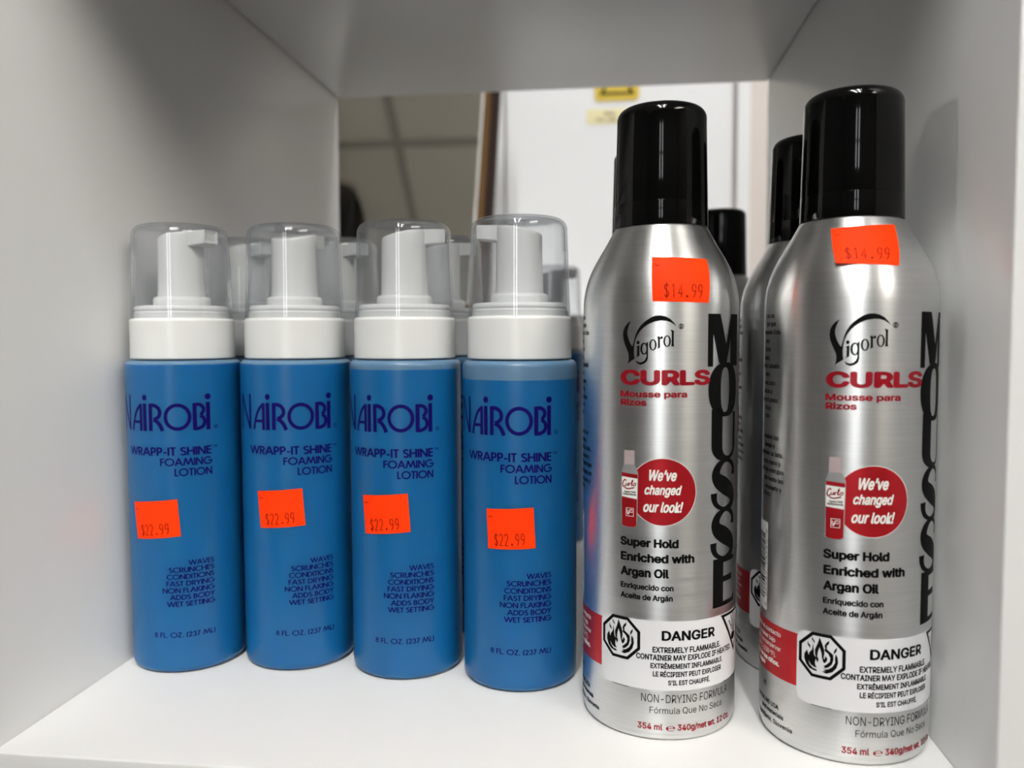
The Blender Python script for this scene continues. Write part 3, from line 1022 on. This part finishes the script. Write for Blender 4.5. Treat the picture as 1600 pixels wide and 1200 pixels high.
def make_can():
    t = thing('mousse_can', '', 'can')
    bm = bmesh.new()
    lathe(bm, C_BODY, 128)
    from_bm('body', bm, M['aluminium'], t, smooth=True, angle=40)
    bm = bmesh.new()
    p = [(14.0, 179.0), (16.8, 178.75), (16.9, 179.0), (16.72, 187.0), (16.64, 187.08), (16.64, 187.22), (16.68, 187.3), (16.05, 214.5)] + arc(12.05, 217.6, 4.0, 0, 72, 7) + \
        [(9.5, 221.75), (5.0, 221.9), (0, 221.95)]
    lathe(bm, mm(p), 112)
    from_bm('cap', bm, M['black_plastic'], t, smooth=True, angle=35)

    # brand logo -------------------------------------------------
    lg = Art()
    P = lambda pts: [(-17.47 + 0.01644 * x_, 147.41 - 0.01611 * y_) for x_, y_ in pts]
    lg.poly(P([(358, 155), (290, 195), (225, 270), (190, 350), (180, 440), (190, 540), (225, 650), (265, 740), (300, 820), (312, 900),
               (308, 980), (285, 1052), (440, 945), (428, 850), (425, 760), (435, 650), (455, 560), (500, 450), (560, 360), (640, 280),
               (740, 215), (850, 170), (980, 148), (1080, 155), (1170, 185), (1240, 230), (1292, 272), (1250, 205), (1170, 120),
               (1080, 68), (980, 42), (880, 45), (790, 75), (700, 130), (620, 195), (550, 270), (495, 360), (455, 450), (430, 550),
               (405, 650), (392, 690), (350, 630), (310, 540), (285, 450), (280, 370), (300, 290), (325, 220)]))
    k1, k2 = 0.01644, 0.01611

    def el(cx, cy, rx, ry, ix, iy, dx=0):
        (cu, cz), = P([(cx, cy)])
        if ix:
            lg.ring(cu, cz, rx * k1, ry * k2, ix * k1, iy * k2, dx * k1)
        else:
            lg.disc(cu, cz, rx * k1, ry * k2, 24)
    el(513, 605, 33, 38, 0, 0)
    lg.poly(P([(480, 690), (545, 660), (545, 880), (465, 925), (492, 890), (495, 720)]))
    el(640, 735, 80, 126, 42, 98, 4)
    lg.poly(P([(686, 605), (722, 595), (722, 930), (700, 1000), (640, 1050), (560, 1072), (490, 1040), (455, 975), (500, 1005), (560, 1020),
               (620, 1005), (665, 960), (688, 900)]))
    el(820, 655, 76, 118, 38, 95)
    lg.poly(P([(905, 490), (950, 468), (958, 505), (985, 475), (1015, 478), (1022, 510), (1000, 535), (975, 525), (960, 545), (965, 710),
               (905, 738), (922, 700), (918, 530)]))
    el(1105, 578, 78, 120, 40, 98)
    lg.poly(P([(1175, 335), (1240, 362), (1240, 640), (1250, 690), (1185, 685), (1195, 640), (1195, 400)]))
    el(1388, 272, 57, 57, 42, 42)
    lg.text('R', 4.95, 5.8, 142.4, 1.2, 0.03)
    wrap('brand_logo', lg, C_PROF, RC, 0.035, M['black_ink'], t)

    # red product words ------------------------------------------
    a = Art()
    a.text('CURLS', -15.35, 16.35, 123.6, 4.5, 0.045)
    a.text('Mousse para', -15.4, 7.64, 119.25, 1.95, 0.035)
    a.text('Rizos', -15.3, -6.0, 116.4, 1.95, 0.035)
    a.text('354 ml', -8.42, 0.1, 4.3, 2.0, 0.025)
    a.text('\u212e', 1.3, 4.5, 4.0, 2.4, 0.0)
    a.text('340g/net wt. 12 Oz.', 5.3, 29.0, 4.2, 2.0, 0.025)
    wrap('red_lettering', a, C_PROF, RC, 0.06, M['red_ink'], t)

    # tall stacked word --------------------------------------------
    a = Art()
    a.poly([(15.3, 129.4), (15.3, 147.3), (20.9, 147.3), (24.3, 137), (27.3, 147.3), (33.4, 147.3), (33.4, 129.4), (27.1, 129.4), (27.1, 139),
            (24.7, 130.4), (20.4, 130.4), (17.6, 140.5), (17.6, 129.4)])
    n = 56
    sg = lambda v, q: math.copysign(abs(v) ** q, v)
    A = [(24.15 + 8.5 * sg(cos(2 * pi * k / n), .85), 121.4 + 9.4 * sg(sin(2 * pi * k / n), .9)) for k in range(n)]
    B = [(24.0 + 2.5 * sg(cos(2 * pi * k / n), .7), 121.3 + 7.7 * sg(sin(2 * pi * k / n), .85)) for k in range(n)]
    a.between(A, B)
    O = [(17.2, 114.8), (17.2, 102.5)] + [(24.5 + 7.3 * cos(radians(180 + 180 * i / 18)), 102.5 - 5.9 * abs(sin(radians(180 * i / 18))) ** .8) for i in range(1, 18)] + [(31.8, 102.5), (31.8, 113.4)]
    I = [(22.7, 114.8), (22.7, 102.0)] + [(26.25 + 3.55 * cos(radians(180 + 180 * i / 18)), 102.0 - 3.8 * abs(sin(radians(180 * i / 18))) ** .8) for i in range(1, 18)] + [(29.8, 102.0), (29.8, 113.4)]
    a.between(O, I, closed=False)
    S = [(30.2, 91.3, 1.25), (30.4, 93.8, 1.0), (28.2, 96.0, .85), (24.6, 96.8, .7), (21.2, 95.2, 1.4), (19.7, 92.6, 2.0), (20.8, 90.0, 2.6), (24.5, 87.8, 3.0),
         (28.3, 85.4, 2.6), (29.8, 82.8, 1.9), (28.4, 80.7, 1.2), (24, 79.9, .65), (20.4, 81.2, .9), (18.9, 83.3, 1.25), (18.7, 85.7, 1.5)]
    a.stroke(S, smooth=True)
    a.stroke([(u, z - 17.35, w) for u, z, w in S], smooth=True)
    a.poly([(18.7, 45.4), (32.5, 45.6), (32.5, 48.4), (31.6, 48.4), (31.2, 47.2), (24.1, 47.1), (24.1, 54.0), (30.0, 54.0), (30.0, 56.2), (24.1, 56.0),
            (24.1, 60.9), (31.8, 60.9), (31.8, 62.6), (18.7, 62.6)])
    wrap('stacked_word', a, C_PROF, RC, 0.03, M['black_ink'], t)

    # round red announcement with the little can drawing -----------
    a = Art()
    a.mi = 3
    a.disc(-0.36, 87.0, 11.62, n=72)
    wrap('red_disc', a, C_PROF, RC, 0.028, [M['red_foil'], M['pink_foil'], M['grey_foil'], M['white_ink']], t)
    a = Art()
    a.disc(-0.36, 87.0, 11.42, n=72)
    Q = lambda pts: [(-16.885 + 0.0275 * x_, 104.4 - 0.02735 * y_) for x_, y_ in pts]
    rd = wrap('red_fill', a, C_PROF, RC, 0.05, [M['red_foil']], t)
    a = Art()
    a.mi = 3
    a.poly(Q([(108, 128), (252, 128), (256, 318), (285, 370), (298, 420), (288, 1085), (240, 1106), (130, 1106), (75, 1085), (70, 420), (84, 370), (106, 318)]))
    wrap('can_outline', a, C_PROF, RC, 0.065, [M['red_foil'], M['pink_foil'], M['grey_foil'], M['grey_foil']], t)
    a = Art()
    a.mi = 1
    a.poly(Q([(115, 140), (125, 128), (235, 128), (245, 140), (245, 310), (115, 310)]))
    a.mi = 2
    a.poly(Q([(125, 316), (240, 316), (270, 365), (288, 414), (80, 414), (95, 365)]))
    a.mi = 0
    a.poly(Q([(80, 415), (290, 430), (290, 478), (80, 462)]))
    a.poly(Q([(82, 722), (282, 742), (278, 1075), (250, 1095), (180, 1100), (110, 1092), (86, 1075)]))
    a.mi = 3
    a.poly(Q([(80, 466), (290, 482), (283, 738), (82, 716)]))
    wrap('small_can_picture', a, C_PROF, RC, 0.085, [M['red_foil'], M['pink_foil'], M['grey_foil'], M['white_ink']], t)
    a = Art()
    a.mi = 0
    st = lambda pts, w=0.30: a.stroke([tuple(q) + (w / 2,) for q in Q(pts)], smooth=True)
    st([(140, 520), (125, 502), (104, 525), (94, 570), (106, 592), (132, 572)], .38)
    st([(142, 545), (140, 572), (156, 574), (168, 546), (170, 574)])
    st([(180, 578), (186, 545), (206, 548)])
    st([(206, 570), (228, 520), (226, 500), (214, 530), (216, 572), (234, 560)])
    st([(232, 570), (250, 540), (268, 545), (262, 565), (240, 578)])
    st([(118, 598), (165, 616), (250, 594)], .4)
    a.mi = 1
    a.text('Super Hold', *[q[0] for q in Q([(120, 0), (265, 0)])], Q([(0, 664)])[0][1], 0.62, 0.02)
    a.text('Styling Mousse', *[q[0] for q in Q([(100, 0), (272, 0)])], Q([(0, 695)])[0][1], 0.62, 0.02)
    a.mi = 2
    for (x0_, y0_, x1_, y1_) in ((140, 856, 243, 862), (140, 958, 243, 964), (140, 856, 146, 964), (237, 856, 243, 964)):
        a.poly(Q([(x0_, y0_), (x1_, y0_), (x1_, y1_), (x0_, y1_)]))
    st([(158, 880), (156, 910), (170, 940), (178, 905), (200, 880), (230, 885)], .25)
    st([(180, 930), (195, 905), (215, 915), (230, 900)], .2)
    a.mi = 2
    a.text("We\u2019ve", -4.95, 4.3, 91.0, 3.45, 0.032, 0.30)
    a.text('changed', -6.5, 6.1, 86.2, 3.0, 0.032, 0.30)
    a.text('our look!', -6.9, 6.6, 80.2, 3.3, 0.032, 0.30)
    wrap('disc_lettering', a, C_PROF, RC, 0.11, [M['red_ink'], M['black_ink'], M['white_ink']], t)

    # black product text ---------------------------------------------
    a = Art()
    for s, u0, u1, b, c, bo in (('Super Hold', -15.16, 5.16, 68.0, 2.65, .045), ('Enriched with', -15.0, 10.83, 62.75, 2.65, .045), ('Argan Oil', -15.0, 1.97, 57.55, 2.75, .045),
                                ('Enriquecido con', -14.97, 3.54, 53.05, 1.8, .038), ('Aceite de Arg\u00e1n', -14.95, 3.29, 49.5, 1.8, .038),
                                ('NON-DRYING FORMULA', -7.24, 27.34, 13.9, 2.8, 0.0), ('F\u00f3rmula Que No Seca', -4.28, 23.9, 10.05, 2.25, 0.0)):
        a.text(s, u0, u1, b, c, bo)
    a.rect(-18.25, -11.7, 18.0, 18.5)
    a.rect(24.9, 42.0, 17.9, 18.4)
    # small print seen at the left edge
    for s, u1, b in (('y es un', -36.7, 145.9), ('por que', -35.6, 143.1), ('mousse. Esta', -32.9, 140.3), ('para', -39.9, 137.3), ('rizos', -38.9, 134.4), ('seco,', -39.4, 131.5),
                     ('en el cabello', -33.1, 128.7), ('seco', -39.4, 125.8), ('mercador.', -35.0, 122.8), ('Rocie a', -37.5, 119.9), ('la y el peso', -33.9, 117.0),
                     ('rizos', -38.2, 114.2), ('cabe', -39.1, 111.4), ('a todos los', -33.0, 104.2), ('tiempo y', -35.0, 101.3), ('oprimen la lata.', -30.6, 98.5),
                     ('en la mano y', -31.8, 95.5), ('de las estrujas', -30.2, 92.7), ('que hasta las', -30.2, 89.7), ('necesario y', -31.1, 86.7), ('rizos.', -37.2, 84.3),
                     ('Detroit, MI USA', -30.9, 11.2), ('and materials', -28.5, 8.5), ('Ljubljana, Slovenia', -24.8, 5.5), ('MI', -38.4, 17.0)):
        a.text(s, u1 - 1.02 * len(s), u1, b, 1.55, 0.012)
    wrap('black_lettering', a, C_PROF, RC, 0.035, M['black_ink'], t)

    # barcode patch and red band -------------------------------------
    a = Art()
    a.rect(-56, -38.9, 43.5, 74.7)
    bc = wrap('barcode', a, C_PROF, RC, 0.03, M['label_paper'], t)
    a = Art()
    rnd = random.Random(5)
    z = 47.5
    while z < 70:
        h = rnd.choice((0.3, 0.3, 0.55, 0.8))
        a.rect(-55, -41.0, z, z + h)
        z += h + rnd.choice((0.3, 0.45, 0.7))
    for k, ch in enumerate('0 51387 58142 3'):
        if ch != ' ':
            a.text(ch, -40.5, -39.4, 45 + k * 1.85, 1.1)
    wrap('barcode_bars', a, C_PROF, RC, 0.06, M['black_ink'], bc)
    a = Art()
    a.rect(-62, -23.0, 22.6, 40.5)
    rb = wrap('red_band', a, C_PROF, RC, 0.03, M['red_foil'], t)
    a = Art()
    for s, u1, b, bo in (('Evitar el contacto', -30.3, 36.9, .01), ('Mantener bajo', -33.0, 34.2, .01), ('sol y no conservar', -30.1, 31.9, .01), ('49 \u00b0C (120 \u00b0F).', -32.6, 29.1, .01),
                         ('lejos de los ni\u00f1os.', -30.7, 26.5, .04), ('seguro', -39.4, 24.2, .04)):
        a.text(s, u1 - 1.0 * len(s), u1, b, 1.6, bo)
    wrap('band_lettering', a, C_PROF, RC, 0.055, M['white_ink'], rb)

    # white hazard label ----------------------------------------------
    a = Art()
    a.rrect(-23.4, 47.0, 18.2, 42.5, 3.4)
    hl = wrap('hazard_label', a, C_PROF, RC, 0.05, M['label_paper'], t)
    hl['label'] = 'white danger label with black flame symbol'
    a = Art()
    a.text('DANGER', -0.4, 19.7, 35.9, 3.1, 0.035)
    for s, u0, u1, b, c in (('EXTREMELY FLAMMABLE.', -3.44, 22.6, 31.55, 1.85), ('CONTAINER MAY EXPLODE IF HEATED.', -9.07, 29.6, 28.85, 1.8),
                            ('EXTR\u00caMEMENT INFLAMMABLE.', -4.1, 24.0, 26.0, 1.65), ('LE R\u00c9CIPIENT PEUT EXPLOSER', -3.27, 23.2, 23.15, 1.65),
                            ("S'IL EST CHAUFF\u00c9.", 1.9, 17.6, 20.25, 1.55)):
        a.text(s, u0, u1, b, c, 0.034)
    wrap('label_lettering', a, C_PROF, RC, 0.08, M['black_ink'], hl)
    # octagon with flames
    a = Art()
    cu, cz, R = -15.15, 35.05, 7.5 / cos(pi / 8)
    oc = lambda q: [(cu + q * cos(pi / 8 + pi / 4 * k), cz + q * sin(pi / 8 + pi / 4 * k)) for k in range(8)]
    a.between(oc(R), oc(R - 1.15))
    G = lambda pts: [(cu + (x_ - 222) / 205 * 7.5, cz - (y_ - 322 - 0.2 * (x_ - 222)) / 215 * 7.5) for x_, y_ in pts]
    a.poly(G([(206, 140), (190, 200), (166, 262), (168, 300), (178, 345), (188, 345), (192, 290), (206, 236), (222, 285), (230, 345), (243, 345), (250, 300),
              (248, 262), (230, 205)]))
    a.poly(G([(150, 200), (140, 262), (116, 292), (112, 318), (96, 265), (72, 300), (70, 345), (88, 400), (118, 440), (160, 462), (188, 468), (184, 452), (150, 436),
              (122, 404), (110, 365), (130, 405), (160, 428), (188, 436), (176, 415), (168, 385), (176, 350), (190, 385), (200, 362), (196, 330), (182, 345), (160, 310)]))
    a.poly(G([(256, 235), (250, 270), (282, 300), (300, 340), (296, 375), (270, 400), (240, 420), (256, 425), (244, 440), (280, 432), (312, 405), (326, 360), (324, 310),
              (300, 285), (276, 262)]))
    a.poly(G([(232, 340), (238, 372), (250, 392), (270, 372), (276, 345), (258, 320), (252, 352), (244, 340)]))
    a.poly(G([(342, 300), (338, 345), (340, 385), (318, 425), (286, 446), (240, 452), (262, 462), (232, 470), (268, 490), (318, 476), (352, 438), (366, 385), (360, 335)]))
    a.poly(G([(140, 136), (138, 165), (162, 200), (164, 182), (150, 160)]))
    a.poly(G([(98, 178), (100, 215), (124, 252), (126, 224), (110, 204)]))
    a.poly(G([(290, 172), (262, 196), (248, 225), (262, 262), (272, 236), (268, 224), (286, 208)]))
    a.poly(G([(354, 240), (332, 266), (324, 304), (340, 292), (352, 272)]))
    wrap('flame_symbol', a, C_PROF, RC, 0.08, M['black_ink'], hl)
    # triangle with the bursting container
    a = Art()
    a.between([(22.9, 42.2), (43.7, 42.2), (33.3, 26.6)], [(24.9, 41.2), (41.7, 41.2), (33.3, 28.6)])
    for k, (dx, h) in enumerate(((-4.2, 6.0), (-2.6, 8.0), (-1.0, 8.6), (0.8, 8.2), (2.4, 7.2), (4.0, 5.0))):
        a.poly([(32.6 + dx * 0.25, 34.6), (32.6 + dx - 0.25, 34.0 + h * 0.85), (32.6 + dx + 0.3, 34.2 + h * 0.85), (32.9 + dx * 0.25, 34.6)])
    a.poly([(30.6, 33.2), (31.6, 34.6), (32.4, 33.8), (33.1, 34.8), (33.8, 33.6), (35.0, 34.2), (34.8, 32.4), (33.6, 31.4), (32.2, 31.2), (31.0, 31.8)])
    for du, dz in ((30.2, 36.4), (34.8, 36.6), (36.0, 35.0), (32.6, 37.4)):
        a.poly([(du, dz), (du + 0.9, dz + 0.3), (du + 0.6, dz + 1.0)])
    wrap('burst_symbol', a, C_PROF, RC, 0.08, M['black_ink'], hl)
    return t


CGRP = 'silver mousse cans with black caps'
can1 = make_can()
SPEC = [((0.226362, 0.060556), 0.0, 'front silver mousse can standing beside the blue bottles'),
        ((0.290452, 0.051116), 1.25, 'largest silver mousse can in front, against the right panel'),
        ((0.2255, 0.1290), 0.6, 'silver mousse can right behind the front can that is beside the blue bottles'),
        ((0.2918, 0.1150), -7.3, 'silver mousse can tucked behind the rightmost front can'),
        ((0.2800, 0.3100), 2.0, 'silver mousse can at the back edge of the shelf, farthest behind the two front cans')]
cans = []
for i, ((px, py), off, lab) in enumerate(SPEC):
    c = can1 if i == 0 else copy_tree(can1)
    c.location = (px, py, 0.0001)
    c.rotation_euler = (0, 0, off / RC)
    tag(c, lab, 'can', CGRP)
    cans.append(c)
price_sticker(cans[0], [(-5.12, 166.62), (18.01, 165.96), (15.35, 150.90), (-4.24, 151.45)], '$14.99', C_PROF, RC, 0.18, 0.87, 0.10, 0.40, True)
q2 = [(-16.78, 174.75), (14.69, 175.72), (8.74, 161.74), (-12.08, 162.84)]
price_sticker(cans[1], [(u - 1.25, z) for u, z in q2], '$14.99', C_PROF, RC, 0.15, 0.85, 0.13, 0.42, True, curl=1.2)

# small crumb on the shelf near the right panel
bm = bmesh.new()
bmesh.ops.create_icosphere(bm, subdivisions=1, radius=0.0005)
for v in bm.verts:
    v.co.x *= 1.5
    v.co.z = max(0.0, v.co.z * 0.8 + 0.0002)
cr = from_bm('crumb', bm, M['crumb'])
cr.location = (0.3125, 0.0140, 0.0)
tag(cr, 'tiny dark crumb on the shelf near the right panel', 'crumb')

# bundle of black hair hanging from the ceiling, which only the mirror shows
bm = bmesh.new()
rnd = random.Random(3)
for k in range(420):
    a_, q = rnd.uniform(0, 2 * pi), math.sqrt(rnd.random())
    L_ = rnd.uniform(0.22, 0.34)
    x_, y_ = q * cos(a_), q * sin(a_)
    w_ = 0.006
    t_ = a_ + pi / 2 + rnd.uniform(-0.6, 0.6)
    prev = None
    for i_ in range(5):
        f_ = i_ / 4
        sp_ = 0.03 + 0.10 * f_ ** 0.8
        c_ = Vector((x_ * sp_, y_ * sp_, -0.02 - L_ * f_))
        d_ = Vector((cos(t_), sin(t_), 0)) * (w_ * (1 - 0.6 * f_))
        cur = (bm.verts.new(c_ - d_), bm.verts.new(c_ + d_))
        if prev:
            bm.faces.new((prev[0], prev[1], cur[1], cur[0]))
        prev = cur
hb = thing('hair_bundle', 'bundle of black hair hanging from the ceiling, seen dark in the mirror', 'hair', (-0.55, -0.14, R_['z1'] - 0.004))
from_bm('strands', bm, M['hair'], hb, smooth=True)
bm = bmesh.new()
lathe(bm, [(0.0, -0.03), (0.034, -0.028), (0.036, 0.0), (0.0, 0.0)], 24)
from_bm('hanger', bm, M['tbar'], hb, smooth=True)
